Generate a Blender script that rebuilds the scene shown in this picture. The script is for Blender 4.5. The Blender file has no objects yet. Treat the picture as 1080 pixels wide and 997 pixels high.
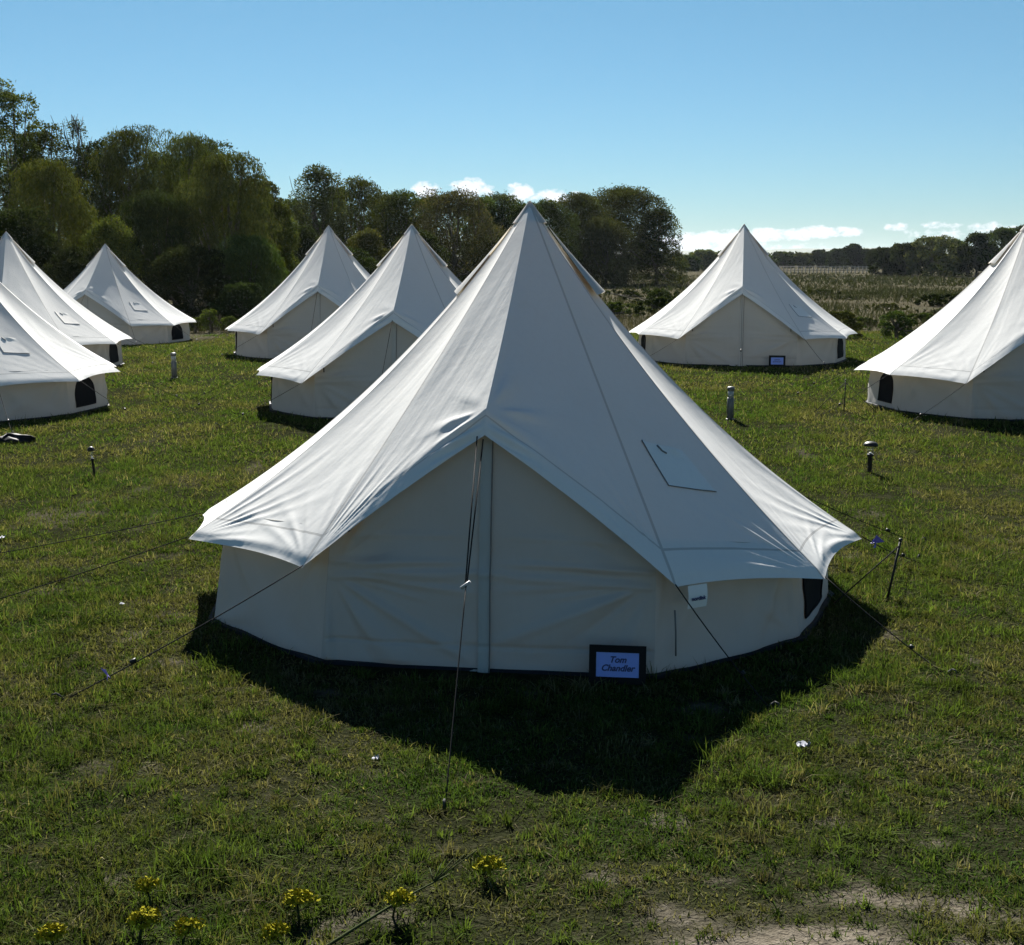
import bpy, math, random
import numpy as np
R = math.radians
rng = np.random.default_rng(7)
random.seed(7)
S = bpy.context.scene
COL = S.collection

# ------------------------------------------------------------------ camera
W0, H0, F0, HZ = 1080, 997, 1340.0, 272.0
CH = 2.663
PITCH = math.atan((H0/2-HZ)/F0)
cam = bpy.data.cameras.new('camera'); cam.sensor_fit = 'HORIZONTAL'; cam.sensor_width = 36
cam.lens = 36*F0/W0; cam.clip_start = 0.05; cam.clip_end = 20000
camo = bpy.data.objects.new('camera', cam); COL.objects.link(camo)
camo.location = (0, 0, CH); camo.rotation_euler = (R(90)-PITCH, 0, 0)
S.camera = camo

def ray(px, py):
    c, s = math.cos(PITCH), math.sin(PITCH)
    u = (px-W0/2)/F0; v = -(py-H0/2)/F0
    d = np.array([u, c+v*s, -s+v*c]); return d/d[1]
def at(px, py, y):
    return np.array([0, 0, CH]) + ray(px, py)*y

# ------------------------------------------------------------------ helpers
def sstep(x, a, b):
    t = np.clip((np.asarray(x, float)-a)/(b-a), 0, 1); return t*t*(3-2*t)
_tab = np.random.default_rng(3).random((256, 256))
def vnoise(x, y):
    x = np.asarray(x, float); y = np.asarray(y, float)
    xi = np.floor(x).astype(int); yi = np.floor(y).astype(int)
    fx = x-xi; fy = y-yi; fx = fx*fx*(3-2*fx); fy = fy*fy*(3-2*fy)
    g = lambda i, j: _tab[i % 256, j % 256]
    return (g(xi, yi)*(1-fx)+g(xi+1, yi)*fx)*(1-fy)+(g(xi, yi+1)*(1-fx)+g(xi+1, yi+1)*fx)*fy
def fbm(x, y, o=4):
    t = 0; a = .5; n = 0
    for i in range(o):
        t = t + a*vnoise(x*2**i+17*i, y*2**i+31*i); n += a; a *= .5
    return t/n

def ground_z(x, y):
    x = np.asarray(x, float); y = np.asarray(y, float)
    b = .27*sstep(y, 11, 26)*(1-.6*sstep(-x, 4, 13))
    return b + (fbm(x*.9, y*.9, 3)-.5)*.05*(1-sstep(y, 12, 40)*.6) 
def dirt(x, y):
    x = np.asarray(x, float); y = np.asarray(y, float)
    n = fbm(x*1.6+9, y*2.6+4, 4)
    edge = sstep(4.84-y+(n-.5)*1.3-.10*np.abs(x-1.6), -.02, .25)*sstep(x+(n-.5)*1.2, .35, .75)
    spots = sstep(fbm(x*2.6+40, y*3.3+12, 4), .70, .80)*.55
    worn = sstep(-x+(n-.5)*2, 1.2, 3.0)*sstep(fbm(x*1.9+70, y*2.7+2, 4), .64, .78)*.3
    return np.clip(np.maximum(np.maximum(edge, spots), worn), 0, 1)

def mesh_np(name, V, F, mat=None, col=None, smooth=False, uv=None):
    V = np.asarray(V, np.float32); F = np.asarray(F, np.int32)
    m = bpy.data.meshes.new(name); nf, k = F.shape
    m.vertices.add(len(V)); m.vertices.foreach_set('co', V.ravel())
    m.loops.add(nf*k); m.loops.foreach_set('vertex_index', F.ravel())
    m.polygons.add(nf); m.polygons.foreach_set('loop_start', np.arange(0, nf*k, k, dtype=np.int32))
    m.polygons.foreach_set('loop_total', np.full(nf, k, np.int32))
    if smooth: m.polygons.foreach_set('use_smooth', np.ones(nf, bool))
    if col is not None:
        c = np.ones((len(V), 4), np.float32); c[:, :3] = col
        a = m.color_attributes.new('Col', 'FLOAT_COLOR', 'POINT'); a.data.foreach_set('color', c.ravel())
    if uv is not None:
        l = m.uv_layers.new(name='UVMap'); l.data.foreach_set('uv', np.asarray(uv, np.float32)[F.ravel()].ravel())
    m.update(calc_edges=True)
    if mat: m.materials.append(mat)
    return m

class MB:
    """collects simple shapes into one mesh"""
    def __init__(s): s.v = []; s.f = []; s.uv = []; s.smooth = []
    def add(s, V, F, smooth=False, uv=None):
        o = sum(len(a) for a in s.v); V = np.asarray(V, float)
        s.v.append(V); s.f += [tuple(int(i)+o for i in f) for f in F]; s.smooth += [smooth]*len(F)
        s.uv.append(np.zeros((len(V), 2)) if uv is None else np.asarray(uv))
    def grid(s, P, uv=None):
        n, m = P.shape[:2]; i = np.arange(n*m).reshape(n, m)
        F = np.stack([i[:-1, :-1], i[1:, :-1], i[1:, 1:], i[:-1, 1:]], -1).reshape(-1, 4)
        s.add(P.reshape(-1, 3), F, True, None if uv is None else uv.reshape(-1, 2))
    def tube(s, pts, r, n=8, cap=True):
        pts = np.asarray(pts, float); r = np.broadcast_to(np.asarray(r, float), (len(pts),))
        V = []
        for i, p in enumerate(pts):
            t = pts[min(i+1, len(pts)-1)]-pts[max(i-1, 0)]; t = t/(np.linalg.norm(t)+1e-9)
            a = np.array([0, 0, 1.]) if abs(t[2]) < .9 else np.array([1., 0, 0])
            x = np.cross(t, a); x /= np.linalg.norm(x); y = np.cross(t, x)
            for k in range(n):
                q = 2*math.pi*k/n; V.append(p+r[i]*(x*math.cos(q)+y*math.sin(q)))
        F = [(i*n+k, i*n+(k+1) % n, (i+1)*n+(k+1) % n, (i+1)*n+k) for i in range(len(pts)-1) for k in range(n)]
        if cap: F += [tuple(range(n))[::-1], tuple(range((len(pts)-1)*n, len(pts)*n))]
        s.add(V, F, True)
    def lathe(s, prof, n=20, c=(0, 0, 0)):
        V = [(c[0]+r*math.cos(2*math.pi*k/n), c[1]+r*math.sin(2*math.pi*k/n), c[2]+z) for r, z in prof for k in range(n)]
        m = len(prof)
        F = [(i*n+k, i*n+(k+1) % n, (i+1)*n+(k+1) % n, (i+1)*n+k) for i in range(m-1) for k in range(n)]
        F += [tuple(range(n))[::-1], tuple(range((m-1)*n, m*n))]
        s.add(V, F, True)
    def box(s, c, d, M=None):
        V = np.array([(x, y, z) for x in (-1, 1) for y in (-1, 1) for z in (-1, 1)], float)*np.array(d)/2
        if M is not None: V = V@np.asarray(M).T
        V = V+np.array(c)
        s.add(V, [(0, 1, 3, 2), (4, 6, 7, 5), (0, 4, 5, 1), (2, 3, 7, 6), (0, 2, 6, 4), (1, 5, 7, 3)])
    def build(s, name, mat, parent=None, loc=None):
        m = bpy.data.meshes.new(name); V = np.concatenate(s.v)
        m.from_pydata(V.tolist(), [], s.f); m.polygons.foreach_set('use_smooth', np.array(s.smooth, bool))
        uv = np.concatenate(s.uv); li = np.zeros(len(m.loops), np.int32); m.loops.foreach_get('vertex_index', li)
        l = m.uv_layers.new(name='UVMap'); l.data.foreach_set('uv', uv[li].astype(np.float32).ravel())
        m.update(); m.materials.append(mat)
        return link(name, m, parent, loc)

def link(name, m, parent=None, loc=None):
    o = bpy.data.objects.new(name, m); COL.objects.link(o)
    if parent: o.parent = parent
    if loc is not None: o.location = loc
    return o
def tag(o, label=None, cat=None, group=None, kind=None):
    if label: o['label'] = label
    if cat: o['category'] = cat
    if group: o['group'] = group
    if kind: o['kind'] = kind
    return o
def thing(name, loc=(0, 0, 0), rz=0):
    o = bpy.data.objects.new(name, None); COL.objects.link(o); o.location = loc; o.rotation_euler = (0, 0, rz)
    o.empty_display_size = .2; return o
def copy_tree(o, parent=None):
    kids = [c for c in bpy.data.objects if c.parent == o]
    c = o.copy(); COL.objects.link(c)
    if parent: c.parent = parent
    for k in kids: copy_tree(k, c)
    return c

# ------------------------------------------------------------------ materials
def mat(name):
    m = bpy.data.materials.new(name); m.use_nodes = True; nt = m.node_tree; nt.nodes.clear()
    return m, nt, nt.nodes.new('ShaderNodeOutputMaterial')
def N(nt, t, **k):
    n = nt.nodes.new('ShaderNode'+t)
    for a, b in k.items(): setattr(n, a, b)
    return n
def MA(nt, op, a, b=None, c=None, clamp=False):
    n = N(nt, 'Math', operation=op, use_clamp=clamp)
    for i, q in enumerate((a, b, c)):
        if q is None: continue
        if isinstance(q, (int, float)): n.inputs[i].default_value = q
        else: nt.links.new(q, n.inputs[i])
    return n.outputs[0]
def MIX(nt, f, a, b, bt='MIX'):
    n = N(nt, 'Mix', data_type='RGBA', blend_type=bt)
    for i, q in ((0, f), (6, a), (7, b)):
        if isinstance(q, (int, float)): n.inputs[i].default_value = q
        elif isinstance(q, tuple): n.inputs[i].default_value = (*q, 1) if len(q) == 3 else q
        else: nt.links.new(q, n.inputs[i])
    return n.outputs[2]
def NOISE(nt, vec, scale, detail=3, rough=.55, dist=0):
    n = N(nt, 'TexNoise'); n.inputs['Scale'].default_value = scale; n.inputs['Detail'].default_value = detail
    n.inputs['Roughness'].default_value = rough; n.inputs['Distortion'].default_value = dist
    if vec is not None: nt.links.new(vec, n.inputs['Vector'])
    return n.outputs['Fac']
def RAMP(nt, f, stops):
    n = N(nt, 'ValToRGB'); nt.links.new(f, n.inputs[0]); e = n.color_ramp.elements
    while len(e) < len(stops): e.new(.5)
    for i, (p, c) in enumerate(stops): e[i].position = p; e[i].color = (*c, 1)
    return n.outputs[0]
def simple(name, col, rough=.6, metal=0, var=.15, scale=30, **kw):
    m, nt, out = mat(name); b = N(nt, 'BsdfPrincipled')
    g = N(nt, 'TexCoord'); f = NOISE(nt, g.outputs['Object'], scale)
    c = MIX(nt, f, tuple(x*(1-var) for x in col), tuple(min(1, x*(1+var)) for x in col))
    nt.links.new(c, b.inputs['Base Color']); b.inputs['Roughness'].default_value = rough; b.inputs['Metallic'].default_value = metal
    for k, v in kw.items(): b.inputs[k.replace('_', ' ')].default_value = v
    nt.links.new(b.outputs[0], out.inputs[0]); return m

def canvas(name, col, tcol, tr, seams=False, stain=.1):
    m, nt, out = mat(name); L = nt.links
    tc = N(nt, 'TexCoord'); P = tc.outputs['Object']
    big = NOISE(nt, P, 1.3, 4); fine = NOISE(nt, P, 160, 2, .6)
    mid = NOISE(nt, P, 9, 4, .6)
    c = MIX(nt, big, tuple(x*(1-stain) for x in col), col)
    c = MIX(nt, MA(nt, 'MULTIPLY', fine, .16), c, tuple(x*.72 for x in col))
    mpn = N(nt, 'Mapping'); mpn.inputs['Scale'].default_value = (1, 1, .08); L.new(P, mpn.inputs[0]); st_ = NOISE(nt, mpn.outputs[0], 26, 3, .6)
    c = MIX(nt, RAMP(nt, st_, [(.45, (0, 0, 0)), (.75, (.25, .25, .25))]), c, tuple(x*.84 for x in col))
    spot = RAMP(nt, NOISE(nt, P, 3.1, 5, .7), [(.60, (0, 0, 0)), (.72, (.22, .22, .22))]); c = MIX(nt, spot, c, tuple(x*f for x, f in zip(col, (.80, .77, .70))))
    trf = tr
    if seams:
        uv = N(nt, 'UVMap'); sp = N(nt, 'SeparateXYZ'); L.new(uv.outputs[0], sp.inputs[0])
        du = MA(nt, 'PINGPONG', sp.outputs[0], 1.0)         # distance to the ridge seam, metres
        s1 = MA(nt, 'LESS_THAN', sp.outputs[0], .014)
        s2 = MA(nt, 'COMPARE', sp.outputs[1], .925, .0028)
        k = MA(nt, 'MAXIMUM', s1, s2)
        c = MIX(nt, MA(nt, 'MULTIPLY', k, .55), c, tuple(x*.35 for x in col))
        hem = MA(nt, 'GREATER_THAN', sp.outputs[1], .925)   # doubled hem lets less light through
        trf = MA(nt, 'SUBTRACT', tr, MA(nt, 'MULTIPLY', MA(nt, 'MAXIMUM', k, hem), tr*.12))
    d = N(nt, 'BsdfDiffuse'); t = N(nt, 'BsdfTranslucent'); mx = N(nt, 'MixShader')
    L.new(c, d.inputs[0]); t.inputs[0].default_value = (*tcol, 1)
    if isinstance(trf, (int, float)): mx.inputs[0].default_value = trf
    else: L.new(trf, mx.inputs[0])
    L.new(d.outputs[0], mx.inputs[1]); L.new(t.outputs[0], mx.inputs[2])
    h = MA(nt, 'ADD', MA(nt, 'MULTIPLY', mid, 1.0), MA(nt, 'MULTIPLY', fine, .05))
    b = N(nt, 'Bump'); b.inputs['Strength'].default_value = .22; b.inputs['Distance'].default_value = .010
    L.new(h, b.inputs['Height']); L.new(b.outputs[0], d.inputs['Normal'])
    L.new(mx.outputs[0], out.inputs[0]); return m
def leafmat(name, tint=(1, 1, 1), tr=.35, gloss=.0):
    m, nt, out = mat(name); L = nt.links
    a = N(nt, 'Attribute', attribute_name='Col'); c = MIX(nt, 1.0, a.outputs['Color'], tint, 'MULTIPLY')
    oi = N(nt, 'ObjectInfo')
    hs = N(nt, 'HueSaturation'); L.new(c, hs.inputs['Color'])
    L.new(MA(nt, 'ADD', MA(nt, 'MULTIPLY', oi.outputs['Random'], .03), .485), hs.inputs['Hue'])
    L.new(MA(nt, 'ADD', MA(nt, 'MULTIPLY', oi.outputs['Random'], .35), .82), hs.inputs['Value'])
    d = N(nt, 'BsdfDiffuse'); t = N(nt, 'BsdfTranslucent'); mx = N(nt, 'MixShader'); mx.inputs[0].default_value = tr
    L.new(hs.outputs[0], d.inputs[0]); L.new(MIX(nt, 1.0, hs.outputs[0], (1.15, 1.2, .5), 'MULTIPLY'), t.inputs[0])
    L.new(d.outputs[0], mx.inputs[1]); L.new(t.outputs[0], mx.inputs[2]); o = mx.outputs[0]
    if gloss:
        g = N(nt, 'BsdfGlossy'); g.inputs['Roughness'].default_value = .45; g.inputs[0].default_value = (.6, .6, .6, 1)
        m2 = N(nt, 'MixShader'); m2.inputs[0].default_value = gloss; L.new(o, m2.inputs[1]); L.new(g.outputs[0], m2.inputs[2]); o = m2.outputs[0]
    L.new(o, out.inputs[0]); return m

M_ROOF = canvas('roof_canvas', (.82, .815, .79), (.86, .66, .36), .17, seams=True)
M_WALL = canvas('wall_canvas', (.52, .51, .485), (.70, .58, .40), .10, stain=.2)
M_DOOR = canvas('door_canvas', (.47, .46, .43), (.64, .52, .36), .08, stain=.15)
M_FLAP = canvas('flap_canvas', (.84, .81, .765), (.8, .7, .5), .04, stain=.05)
M_SEAM = simple('stitching', (.16, .155, .15), .9)
M_GSHEET = simple('groundsheet_plastic', (.012, .014, .02), .7, Specular_IOR_Level=.2)
M_MESH = simple('window_mesh', (.007, .007, .009), .8, Specular_IOR_Level=.1)
M_ROPE = simple('rope', (.022, .022, .022), .9, Specular_IOR_Level=.05)
M_PALE = simple('pale_plastic', (.4, .4, .4), .5)
M_PURPLE = simple('purple_tape', (.13, .10, .42), .5)
M_BLACK = simple('black_metal', (.012, .012, .013), .5, Specular_IOR_Level=.25)
M_STEEL = simple('brushed_steel', (.10, .105, .10), .5, .2)
M_DARKGREY = simple('dark_grey_plastic', (.05, .05, .055), .45)
M_FRAME = simple('black_frame', (.006, .006, .007), .5, Specular_IOR_Level=.12)
M_PAPER = simple('blue_white_paper', (.19, .28, .70), .35, var=.05)
M_INK = simple('dark_ink', (.02, .03, .12), .6)
M_LABEL = simple('label_fabric', (.72, .72, .72), .7, var=.05)
M_PEG = simple('steel_peg', (.05, .05, .05), .8, Specular_IOR_Level=.1)
M_LENS = simple('frosted_lens', (.30, .31, .30), .5)
M_BAG = simple('black_sack', (.006, .006, .007), .6, Specular_IOR_Level=.15)
M_SCRAP = simple('white_scrap', (.30, .31, .36), .7)
M_YELLOW = simple('yellow_flower', (.23, .21, .014), .9, var=.3, scale=60, Specular_IOR_Level=.02)
M_STEM = simple('green_stem', (.035, .045, .016), .9, Specular_IOR_Level=.05)
M_BARK = simple('bark', (.09, .075, .055), .9, var=.4, scale=8)
M_WOOD = simple('weathered_wood', (.32, .29, .24), .9)
m, nt, out = mat('clear_plastic'); g = N(nt, 'BsdfPrincipled'); g.inputs['Base Color'].default_value = (.8, .82, .8, 1)
g.inputs['Roughness'].default_value = .12; g.inputs['Transmission Weight'].default_value = .95; g.inputs['IOR'].default_value = 1.1
nt.links.new(g.outputs[0], out.inputs[0]); M_CLEAR = m
m, nt, out = mat('thin_clear_plastic'); t_ = N(nt, 'BsdfTransparent'); gl = N(nt, 'BsdfGlossy'); gl.inputs['Roughness'].default_value = .15; mx = N(nt, 'MixShader'); mx.inputs[0].default_value = .08
nt.links.new(t_.outputs[0], mx.inputs[1]); nt.links.new(gl.outputs[0], mx.inputs[2]); nt.links.new(mx.outputs[0], out.inputs[0]); M_CLEAR = m
M_GRASS = leafmat('grass_blades', tr=.38)
M_REED = leafmat('rough_grass_blades', tr=.12)
M_LEAF = leafmat('tree_leaves', tr=.20)
M_FARLEAF = leafmat('far_tree_leaves', tr=.2)

# ------------------------------------------------------------------ the ground, one sheet
TENTS = [  # apex px, depth, door azimuth (deg)
    ('second', 435, 21.6, -4), ('third', 348, 32.6, 0), ('fourth', 113, 39.6, 0), ('fifth', 10, 30.2, 16),
    ('sixth', -52, 21.6, 5), ('seventh', 783, 30.6, -10), ('eighth', 1081, 21.4, -7)]
MAINC = (.086, 10.206)
def tent_xy(px, d):
    p = at(px, 300, d); return p[0], p[1]
CENTRES = [MAINC]+[tent_xy(t[1], t[2]) for t in TENTS]

def graded(lo, hi, step, far_lo, far_hi, g=1.16):
    a = list(np.arange(lo, hi+1e-6, step)); s = step
    while a[-1] < far_hi: s = min(s*g, 500); a.append(a[-1]+s)
    s = step
    while a[0] > far_lo: s = min(s*g, 500); a.insert(0, a[0]-s)
    return np.array(a)
gx = graded(-5, 5, .06, -6000, 6000); gy = graded(3.4, 10, .06, -300, 9000)
X, Y = np.meshgrid(gx, gy, indexing='ij')
Z = ground_z(X, Y)*1.0
for cx, cy in CENTRES:   # pitches are level
    r = np.hypot(X-cx, Y-cy); w = 1-sstep(r, 2.6, 3.6); Z = Z*(1-w)+w*float(ground_z(cx, cy)-.0)
def zat(x, y):
    x = np.asarray(x, float); y = np.asarray(y, float); z = ground_z(x, y)
    for cx, cy in CENTRES:
        r = np.hypot(x-cx, y-cy); w = 1-sstep(r, 2.6, 3.6); z = z*(1-w)+w*float(ground_z(cx, cy))
    return z
i = np.arange(X.size).reshape(X.shape)
F = np.stack([i[:-1, :-1], i[1:, :-1], i[1:, 1:], i[:-1, 1:]], -1).reshape(-1, 4)
D = dirt(X, Y)*(1-sstep(Y, 14, 24))
lawn = 1-sstep(Y+(fbm(X*.3, Y*.3)-.5)*3, 40.5, 42)
gc = np.stack([D, lawn, 0*D], -1).reshape(-1, 3)
m, nt, out = mat('ground_soil_and_turf'); L = nt.links
a = N(nt, 'Attribute', attribute_name='Col'); sp = N(nt, 'SeparateColor'); L.new(a.outputs['Color'], sp.inputs[0])
ge = N(nt, 'NewGeometry'); P = ge.outputs['Position']
n1 = NOISE(nt, P, .7, 4); n2 = NOISE(nt, P, 6, 4, .65); n3 = NOISE(nt, P, 45, 3, .6); n4 = NOISE(nt, P, .09, 4, .6)
turf = RAMP(nt, n2, [(.3, (.010, .011, .006)), (.55, (.022, .023, .012)), (.75, (.052, .048, .031))])
turf = MIX(nt, MA(nt, 'MULTIPLY', n3, .6), turf, (.014, .017, .007))
soil = RAMP(nt, n3, [(.3, (.075, .063, .048)), (.6, (.12, .105, .082)), (.8, (.17, .15, .125))])
field = RAMP(nt, n4, [(.38, (.060, .054, .036)), (.5, (.095, .084, .060)), (.6, (.062, .062, .038)), (.7, (.115, .10, .075))])
field = MIX(nt, MA(nt, 'MULTIPLY', n1, .5), field, (.022, .022, .012))
c = MIX(nt, sp.outputs[1], field, turf); c = MIX(nt, sp.outputs[0], c, soil)
d = N(nt, 'BsdfDiffuse'); L.new(c, d.inputs[0])
b = N(nt, 'Bump'); b.inputs['Strength'].default_value = 1.0; b.inputs['Distance'].default_value = .05
L.new(MA(nt, 'ADD', n2, MA(nt, 'MULTIPLY', n3, .4)), b.inputs['Height']); L.new(b.outputs[0], d.inputs['Normal'])
L.new(d.outputs[0], out.inputs[0])
tag(link('ground', mesh_np('ground', np.stack([X, Y, Z], -1).reshape(-1, 3), F, m, gc, True)),
    'short grazed lawn with worn sandy patches running back to the rough field', 'ground', kind='structure')

# hills on the horizon
def hill(name, y, x0, x1, base, amp, f, colr):
    xs = np.linspace(x0, x1, 160); ys = np.linspace(0, 900, 14)
    XX, YY = np.meshgrid(xs, ys, indexing='ij')
    e = np.sin(np.clip((XX-x0)/(x1-x0), 0, 1)*math.pi)**.6
    ZZ = (base+amp*fbm(XX*f+3, YY*f*2+5, 5))*np.sin(np.clip(YY/900, 0, 1)*math.pi)*e-1
    k = np.arange(XX.size).reshape(XX.shape)
    FF = np.stack([k[:-1, :-1], k[1:, :-1], k[1:, 1:], k[:-1, 1:]], -1).reshape(-1, 4)
    return tag(link(name, mesh_np(name, np.stack([XX, YY+y, ZZ], -1).reshape(-1, 3), FF, colr, None, True)), kind='structure')
M_HILL = simple('far_hillside', (.075, .095, .06), .95, var=.35, scale=.01)
tag(hill('hills', 2600, -1500, 1900, 6, 38, .0022, M_HILL), 'low far hills along the horizon beyond the field trees', 'hills')

# ------------------------------------------------------------------ tents
def q_prof(s): return (1-s)*(1-.45*s+.09*s*s)
def make_tent(root, corners, bases, apex, A, Lp, res, seed, fold=1.0):
    """corners / bases: azimuth -> point (door at -Y). Every part is a child of root."""
    g = np.random.default_rng(seed)
    az = [-30, -60, -90, -120, -150, 180, 150, 120, 90, 60, 30]
    apex = np.array(apex, float); A = np.array(A, float); Lp = np.array(Lp, float)
    def ridge(c, s):
        c = np.array(c); p = apex[None, :2]*(1-s)[:, None]+c[None, :2]*s[:, None]
        z = c[2]+(apex[2]-c[2])*((1-s)+(q_prof(s)-(1-s))*(c[3] if len(c) > 3 else 1)); return np.c_[p, z]
    def crease(s):
        t = s/.9; lo = apex[None]*(1-np.minimum(t, 1))[:, None]+A[None]*np.minimum(t, 1)[:, None]
        lo[:, 2] -= .05*np.sin(np.clip(t, 0, 1)*math.pi)
        k = np.clip((s-.9)/.1, 0, 1)[:, None]; return lo*(1-k)+Lp[None]*k
    def fan(a, b, rmax, n, amp, ph):
        """tension folds fanning out of a corner; a, b metric distances from it"""
        rho = np.hypot(a, b); th = np.arctan2(b, a)
        w = np.clip((rho-.13)/.26, 0, 1)*np.exp(-(rho/rmax)**2)
        k = np.sin(n*th+ph)+.6*np.sin(n*1.31*th+ph*2.1+rho*2)
        k = np.where(k > 0, k**1.0, .35*k)
        k *= .35+vnoise(th*3.1+ph*7, rho*1.5+ph)*1.2
        return amp*w*k
    def patch(fl, fr, crease_side=None, width=1.4, sag=.03, scal=.04, seam='L', quiet=1.):
        nu = max(6, int(width/res)); ns = max(16, int(3.2/res/1.3))
        u = np.linspace(0, 1, nu); s = np.linspace(.004, 1, ns)
        U, Sg = np.meshgrid(u, s, indexing='ij')
        Se = Sg*(1-scal*4*U*(1-U)*Sg**6)
        P = np.zeros((nu, ns, 3))
        for i in range(nu):
            P[i] = fl(Se[i])*(1-u[i])+fr(Se[i])*u[i]
        du = np.gradient(P, axis=0); ds = np.gradient(P, axis=1)
        nn = np.cross(du, ds); nn /= (np.linalg.norm(nn, axis=2, keepdims=True)+1e-9)
        if nn[nu//2, ns//2, 2] < 0: nn = -nn
        wv = np.linalg.norm(P[-1]-P[0], axis=1)[None, :]*np.ones((nu, 1))
        slant = 3.4
        a_l = U*wv; a_r = (1-U)*wv; bb = (1-Sg)*slant
        dis = np.zeros_like(U)
        for (aa, side) in ((a_l, 'L'), (a_r, 'R')):
            if crease_side == side: continue
            dis += fan(aa, bb, g.uniform(.6, .95), g.uniform(20, 30), .0031*fold*g.uniform(.5, 1.3)*(quiet if side == 'L' else 1), g.uniform(0, 6))
        if crease_side:
            aa = a_l if crease_side == 'L' else a_r
            b2 = (Sg-.9)*slant
            dis += fan(aa+.0, b2, .46, 10, (.020 if crease_side == 'L' else .010)*fold, g.uniform(0, 6))*sstep(b2, .06, -.06)
            # slack canvas gathered just under the frame tip
            dis += .010*fold*np.sin(34*(Sg-.9)*slant+aa*9)*np.exp(-((aa-.22)/.20)**2)*sstep(Sg, .885, .93)*(1-sstep(Sg, .985, 1.))
        # long soft folds from peak to eave, and soft undulation
        ph = g.uniform(0, 6)
        dis += fold*(.0008 if quiet < 1 else .0035)*(fbm(a_l*9+ph*9, bb*.8+ph, 3)-.5)*sstep(wv, .15, .5)
        dis += fold*(.002 if quiet < 1 else .008)*(fbm(a_l*1.7+ph*5, bb*1.1+ph*3, 3)-.5)*sstep(wv, .2, .7)
        dis *= 1-.0*U
        edge = np.minimum(np.clip(U*wv/.05, 0, 1), np.clip((1-U)*wv/.05, 0, 1))
        sagd = -sag*4*U*(1-U)*np.sin(np.clip(Sg, 0, 1)*math.pi*.95)
        P = P+nn*((dis*edge+sagd)[..., None])
        # rolled hem
        P[..., 2] -= (.004 if crease_side else .018)*sstep(Sg, .975, 1.0)
        sx = a_l if seam == 'L' else (a_r if seam == 'R' else np.minimum(a_l, a_r))
        uv = np.stack([sx, Sg], -1)
        return P, uv, nn
    roof = MB(); panels = {}
    fr = lambda a: (lambda s: ridge(corners[a], s))
    P, uv, _ = patch(fr(-30), crease, 'R', 1.6, 0.0, .015, 'L'); roof.grid(P, uv)
    P, uv, _ = patch(crease, fr(30), 'L', 1.6, 0.0, .015, 'R'); roof.grid(P, uv)
    order = [30, 60, 90, 120, 150, 180, -150, -120, -90, -60, -30]
    for a, b in zip(order[:-1], order[1:]):
        front = a in (30, 60, -60, -90) or b in (-30, -60)
        P, uv, nn = patch(fr(a), fr(b), None, 1.4, .03, {30: .012, 60: .022, -60: .012, -90: .02}.get(a, .03), 'B', .12 if a == 30 else 1.); roof.grid(P, uv); panels[a] = (P, nn)
    ro = roof.build('roof', M_ROOF, root)
    # walls
    wall = MB(); win = []
    for a, b in zip(order[:-1], order[1:]):
        w = np.linspace(0, 1, max(5, int(.7/res))); u = np.linspace(0, 1, max(8, int(1.3/res)))
        UU, WW = np.meshgrid(u, w, indexing='ij')
        tl = ridge(corners[a], np.array([.895]))[0]; tr_ = ridge(corners[b], np.array([.895]))[0]
        tl[2] -= .02; tr_[2] -= .02
        B = np.array(bases[a])[None, None]*(1-UU[..., None])+np.array(bases[b])[None, None]*UU[..., None]
        T = tl[None, None]*(1-UU[..., None])+tr_[None, None]*UU[..., None]
        P = B*(1-WW[..., None])+T*WW[..., None]
        mid = P.mean((0, 1)); n = np.array([mid[0], mid[1], 0]); n /= np.linalg.norm(n)
        wv = np.linalg.norm(np.array(bases[a])-np.array(bases[b])); aL = UU*wv; aR = (1-UU)*wv; bT = (1-WW)*.7
        ph = g.uniform(0, 6)
        dis = fan(aL, bT, .8, 9, .026, ph)+fan(aR, bT, .8, 9, .026, ph+2)+fan(aL, WW*.7, .6, 8, .018, ph+3)+fan(aR, WW*.7, .6, 8, .018, ph+4)
        dis += .030*(fbm(aL*2.2+ph*4, bT*3+ph, 3)-.5)
        dis += .05*4*UU*(1-UU)*(1-WW)**2*.6
        if a in (60, -90): dis *= .45
        e = np.clip(np.minimum(UU, 1-UU)*wv/.06, 0, 1)
        P = P+n[None, None]*(dis*e)[..., None]
        wall.grid(P)
        if a in (60, -90, 120, -150): win.append((a, P, n))
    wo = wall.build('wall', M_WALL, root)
    for a, P, n in win:                       # half-moon mesh windows
        uc, wu, w0, w1 = .5, .21, .14, .78
        if a == -90: uc = .55
        if a == 60: uc, wu = .43, .25
        nu, nw = P.shape[:2]
        def samp(u, w):
            x = np.clip(u, 0, 1)*(nu-1); y = np.clip(w, 0, 1)*(nw-1); i0 = min(int(x), nu-2); j0 = min(int(y), nw-2); fx, fy = x-i0, y-j0
            return (P[i0, j0]*(1-fx)+P[i0+1, j0]*fx)*(1-fy)+(P[i0, j0+1]*(1-fx)+P[i0+1, j0+1]*fx)*fy+n*.006
        mb = MB(); rows = []
        for k in range(15):
            t = k/14; hw = wu*(1-max(0, (t-.35)/.65)**2.4)**.5 if t < 1 else 0.02
            rows.append([samp(uc+hw*(2*j/8-1), w0+(w1-w0)*t) for j in range(9)])
        G = np.array(rows); mb.grid(G)
        o = mb.build('window', M_MESH, wo)
        pts = [G[0, j]+n*.004 for j in range(9)]+[G[k, 8]+n*.004 for k in range(1, 15)]+[G[k, 0]+n*.004 for k in range(14, -1, -1)]
        b2 = MB(); b2.tube(pts, .008, 6, False); b2.build('window_binding', M_MESH, o)
    # door
    nu, nw = int(2.3/res)+1, int(1.7/res)+1
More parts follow.
